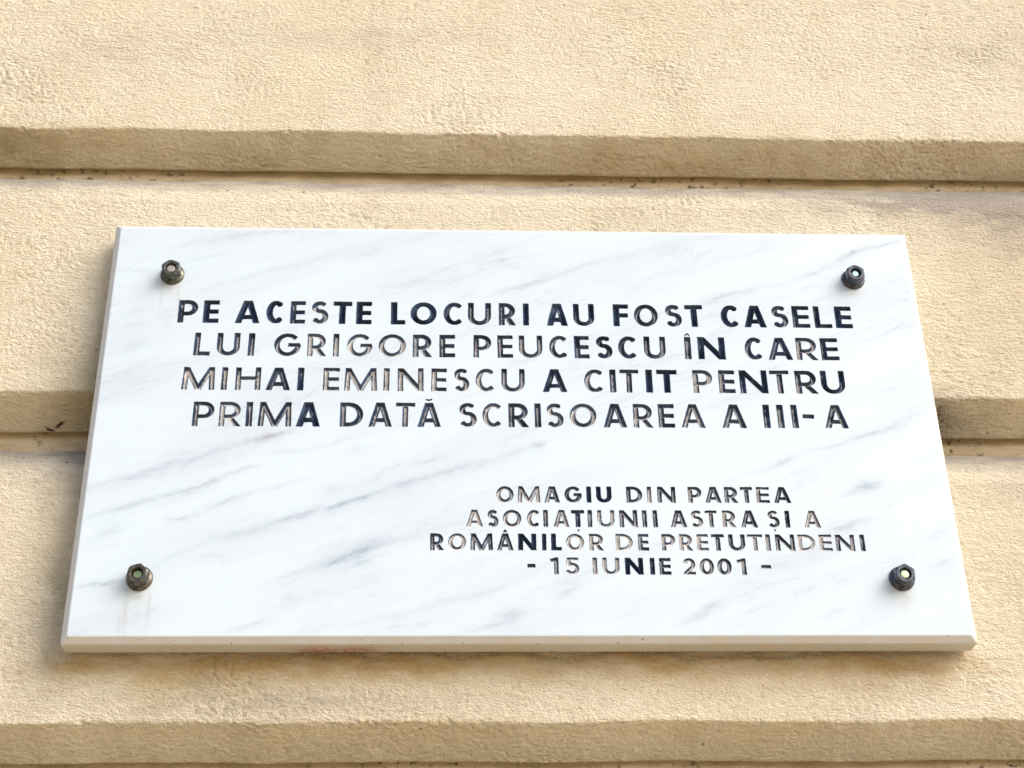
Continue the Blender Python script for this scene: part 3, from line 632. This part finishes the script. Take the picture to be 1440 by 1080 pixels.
face_polys = []                      # marble
let_polys = [[] for _ in letters]
fullj, fulli = np.nonzero(cnt == 4)
lab_full = LAB[fullj, fulli]
quads_full = np.stack([vid(fullj, fulli), vid(fullj, fulli + 1), vid(fullj + 1, fulli + 1), vid(fullj + 1, fulli)], 1)
mj, mi = np.nonzero((cnt > 0) & (cnt < 4))
for j, i in zip(mj.tolist(), mi.tolist()):
    cs = [(j, i), (j, i + 1), (j + 1, i + 1), (j + 1, i)]
    pin, pout = [], []; lab = -1
    for q in range(4):
        a, b = cs[q], cs[(q + 1) % 4]
        ia, ib = inside[a], inside[b]
        if ia:
            pin.append(vid(*a)); lab = LAB[a]
        else: pout.append(vid(*a))
        if ia != ib:
            x = crossing(*a, *b); pin.append(x); pout.append(x)
    if len(pin) > 2: let_polys[lab].append(tuple(pin))
    if len(pout) > 2: face_polys.append(tuple(pout))
# marble cells that hold no letter
oj, oi = np.nonzero((cnt == 0) & np.repeat(np.repeat(blk_any, CB, 0), CB, 1))
face_polys += list(zip(vid(oj, oi).tolist(), vid(oj, oi + 1).tolist(), vid(oj + 1, oi + 1).tolist(), vid(oj + 1, oi).tolist()))
bj, bi = np.nonzero(~blk_any)
bj, bi = bj * CB, bi * CB
face_polys += list(zip(vid(bj, bi).tolist(), vid(bj, bi + CB).tolist(), vid(bj + CB, bi + CB).tolist(), vid(bj + CB, bi).tolist()))
all_xyz = np.concatenate([corner_xyz, np.array(cross_xyz)])
all_dn = np.concatenate([dn_full.ravel(), np.zeros(len(cross_xyz))])
all_up = np.concatenate([upw_full.ravel(), np.array(cross_at)])

def sub_mesh(polys):
    flat = np.fromiter((i for f in polys for i in f), dtype=np.int64)
    u, inv = np.unique(flat, return_inverse=True)
    out = []; p = 0
    inv = inv.tolist()
    for f in polys: out.append(tuple(inv[p:p + len(f)])); p += len(f)
    return u, out

# ---- the slab: front face with the letters cut out of it, moulded rim, sides and back
u, polys = sub_mesh(face_polys)
verts = all_xyz[u].tolist(); rim = [0.0] * len(verts)
def ring(inset, y):
    """rim ring, slightly rounded corners"""
    a, c = PW / 2 - inset, PH / 2 - inset
    k = len(verts); r = .0016
    P_ = []
    for sx, sz, a0 in ((1, 1, 0), (-1, 1, 90), (-1, -1, 180), (1, -1, 270)):
        for q in range(4):
            t_ = R(a0 + 30 * q); P_.append((sx * (a - r) + r * math.cos(t_), y, sz * (c - r) + r * math.sin(t_)))
    verts.extend(P_); return list(range(k, k + 16))
def connect(r0, r1):
    for q in range(16): polys.append((r0[q], r0[(q + 1) % 16], r1[(q + 1) % 16], r1[q]))
# flat border between the lattice and the bevel
k0 = len(verts)
lat = [(X0 + 1760 * H, -PT, Z0 + 960 * H), (X0, -PT, Z0 + 960 * H), (X0, -PT, Z0), (X0 + 1760 * H, -PT, Z0)]
verts.extend(lat); rim += [0] * 4
rg = ring(BEV + .0004, -PT); rim += [0] * 16
for q in range(4):
    a = k0 + q; b = k0 + (q + 1) % 4
    polys.append((a, rg[4 * q + 3], rg[4 * q + 2], rg[4 * q + 1], rg[4 * q]))
    polys.append((a, b, rg[(4 * q + 4) % 16], rg[4 * q + 3]))
prev = rg
for inset, y, rv_ in ((BEV - .0004, -PT + .0002, .5), (BEV - .0012, -PT + .0007, 1), (.0010, -PT + .0048, 1), (.0003, -PT + .0056, 1), (0, -PT + .0068, 1), (0, -PT + .016, 1), (0, -.0060, 1), (.0008, -.0053, 1)):
    r1 = ring(inset, y); rim += [rv_] * 16
    connect(prev, r1); prev = r1
polys.append(tuple(reversed(prev)))
slab = mesh_obj('slab', verts, polys, m_marble, plaque, False, {'rim': rim})

by_lab = [[] for _ in letters]
for q, l_ in zip(quads_full.tolist(), lab_full.tolist()): by_lab[l_].append(tuple(q))
for idx, (name, ch, wr) in enumerate(letters):
    P_ = by_lab[idx] + let_polys[idx]
    if not P_: continue
    u, pl = sub_mesh(P_)
    o = mesh_obj(name, all_xyz[u], pl, m_paint, plaque, False, {'dn': all_dn[u], 'upw': all_up[u]})
    o['wear'] = float(wr) + rs.uniform(-.4, .4) + (1.5 if letter_small[idx] else .4)

# ------------------------------------------------------------------ flange nuts
def metal(name, c1, c2, rough, metallic=.85):
    k = NT(name); P = k.P
    n = k.noise(P, 160, 4, .6).outputs[0]; n2 = k.noise(P, 900, 3).outputs[0]
    k.set(k.b.inputs['Base Color'], k.mix(k.ramp(n, .35, .68), c1, c2))
    k.b.inputs['Metallic'].default_value = metallic
    k.set(k.b.inputs['Roughness'], k.ramp(n2, .3, .7, rough - .08, rough + .15))
    k.bump(k.math('ADD', n, k.math('MULTIPLY', n2, .3)), .35, .0004)
    return k.m

def make_nut(label, x, z, rot, tilt, nutmat, studcol, studr, studdepth, recess_mat):
    t = thing('flange_nut', label, 'nut', (0, 0, 0), 'flange nuts holding the marble plaque to the wall')
    cr = math.cos(ROLL); sr = math.sin(ROLL)
    t.location = (x * cr - z * sr, -PT, x * sr + z * cr)
    t.rotation_euler = (R(90) + tilt[0], 0, tilt[1])         # local +Z points out of the wall
    N = 72
    ap = .0096
    def hexr(a):
        a = (a - rot + 30) % 60 - 30
        return ap / math.cos(R(a))
    th = [360 / N * q for q in range(N)]
    # flange
    prof = [(.0129, 0), (.0131, .0006), (.0131, .0018), (.0127, .0024), (.0112, .0036), (.0099, .0046), (.0085, .0050)]
    v, f = [], []
    for r_, z_ in prof:
        for a in th: v.append((r_ * math.cos(R(a)), r_ * math.sin(R(a)), z_ - .0003))
    for p in range(len(prof) - 1):
        for q in range(N): f.append((p * N + q, p * N + (q + 1) % N, (p + 1) * N + (q + 1) % N, (p + 1) * N + q))
    f.append(tuple(range((len(prof) - 1) * N, len(prof) * N)))
    mesh_obj('flange', v, f, nutmat, t, True)
    # hexagon with a turned chamfer and a bored, countersunk top
    v, f = [], []; HT = .0150; rc = .00925; hole = .0058
    def ringp(fn):
        for a in th:
            r_, z_ = fn(a); v.append((r_ * math.cos(R(a)), r_ * math.sin(R(a)), z_))
    rings = [lambda a: (hexr(a), .0028), lambda a: (hexr(a), HT - max(0, hexr(a) - rc) * .62 - .0002), lambda a: (rc - .0001, HT - .00005), lambda a: (rc - .0006, HT),
             lambda a: (hole + .0009, HT), lambda a: (hole + .0004, HT - .0002), lambda a: (hole, HT - .0009), lambda a: (hole - .0002, HT - .0025), lambda a: (hole - .0002, HT - .0062), lambda a: (.0002, HT - .0064)]
    for fn in rings: ringp(fn)
    for p in range(len(rings) - 1):
        for q in range(N): f.append((p * N + q, p * N + (q + 1) % N, (p + 1) * N + (q + 1) % N, (p + 1) * N + q))
    o = mesh_obj('hex_body', v, f, nutmat, t, False)
    # end of the threaded stud, sitting inside the bore
    v, f = [], []
    top = HT - studdepth
    sp = [(studr, -.034), (studr, HT - .0061), (studr, top - .0009), (studr, top - .0004), (studr - .0004, top), (studr * .55, top + .0001), (.0002, top + .00012)]
    for r_, z_ in sp:
        for a in th[::3]: v.append((r_ * math.cos(R(a)), r_ * math.sin(R(a)), z_))
    M = len(th[::3])
    for p in range(len(sp) - 1):
        for q in range(M): f.append((p * M + q, p * M + (q + 1) % M, (p + 1) * M + (q + 1) % M, (p + 1) * M + q))
    mesh_obj('threaded_stud', v, f, metal('stud_metal', *studcol, .4, .35), t, True)
    return t

m_nut_olive = metal('blackened_brass', (.045, .050, .040), (.13, .14, .115), .34, .6)
m_nut_black = metal('blackened_steel', (.036, .040, .052), (.11, .12, .15), .32, .6)
m_nut_brown = metal('browned_steel', (.050, .045, .036), (.14, .13, .11), .36, .6)
make_nut('dark olive nut with greyish-pink stud end, at the upper left corner of the plaque', -.3804, .1790, 10, (0, .02), m_nut_olive, ((.34, .29, .29), (.50, .45, .44)), .0047, .0022, None)
make_nut('black nut with bright turquoise stud end, at the upper right corner of the plaque', .3790, .1813, 2, (0, .0), m_nut_black, ((.38, .66, .60), (.62, .86, .82)), .0038, .0026, None)
make_nut('brownish nut with dirt streaks below it, at the lower left corner of the plaque', -.3794, -.1822, 48, (.0, -.03), m_nut_brown, ((.16, .24, .12), (.26, .36, .20)), .0044, .0032, None)
make_nut('dark nut with pale green stud end, at the lower right corner of the plaque', .3815, -.1820, 55, (.0, .0), m_nut_black, ((.40, .62, .36), (.66, .82, .58)), .0044, .0020, None)
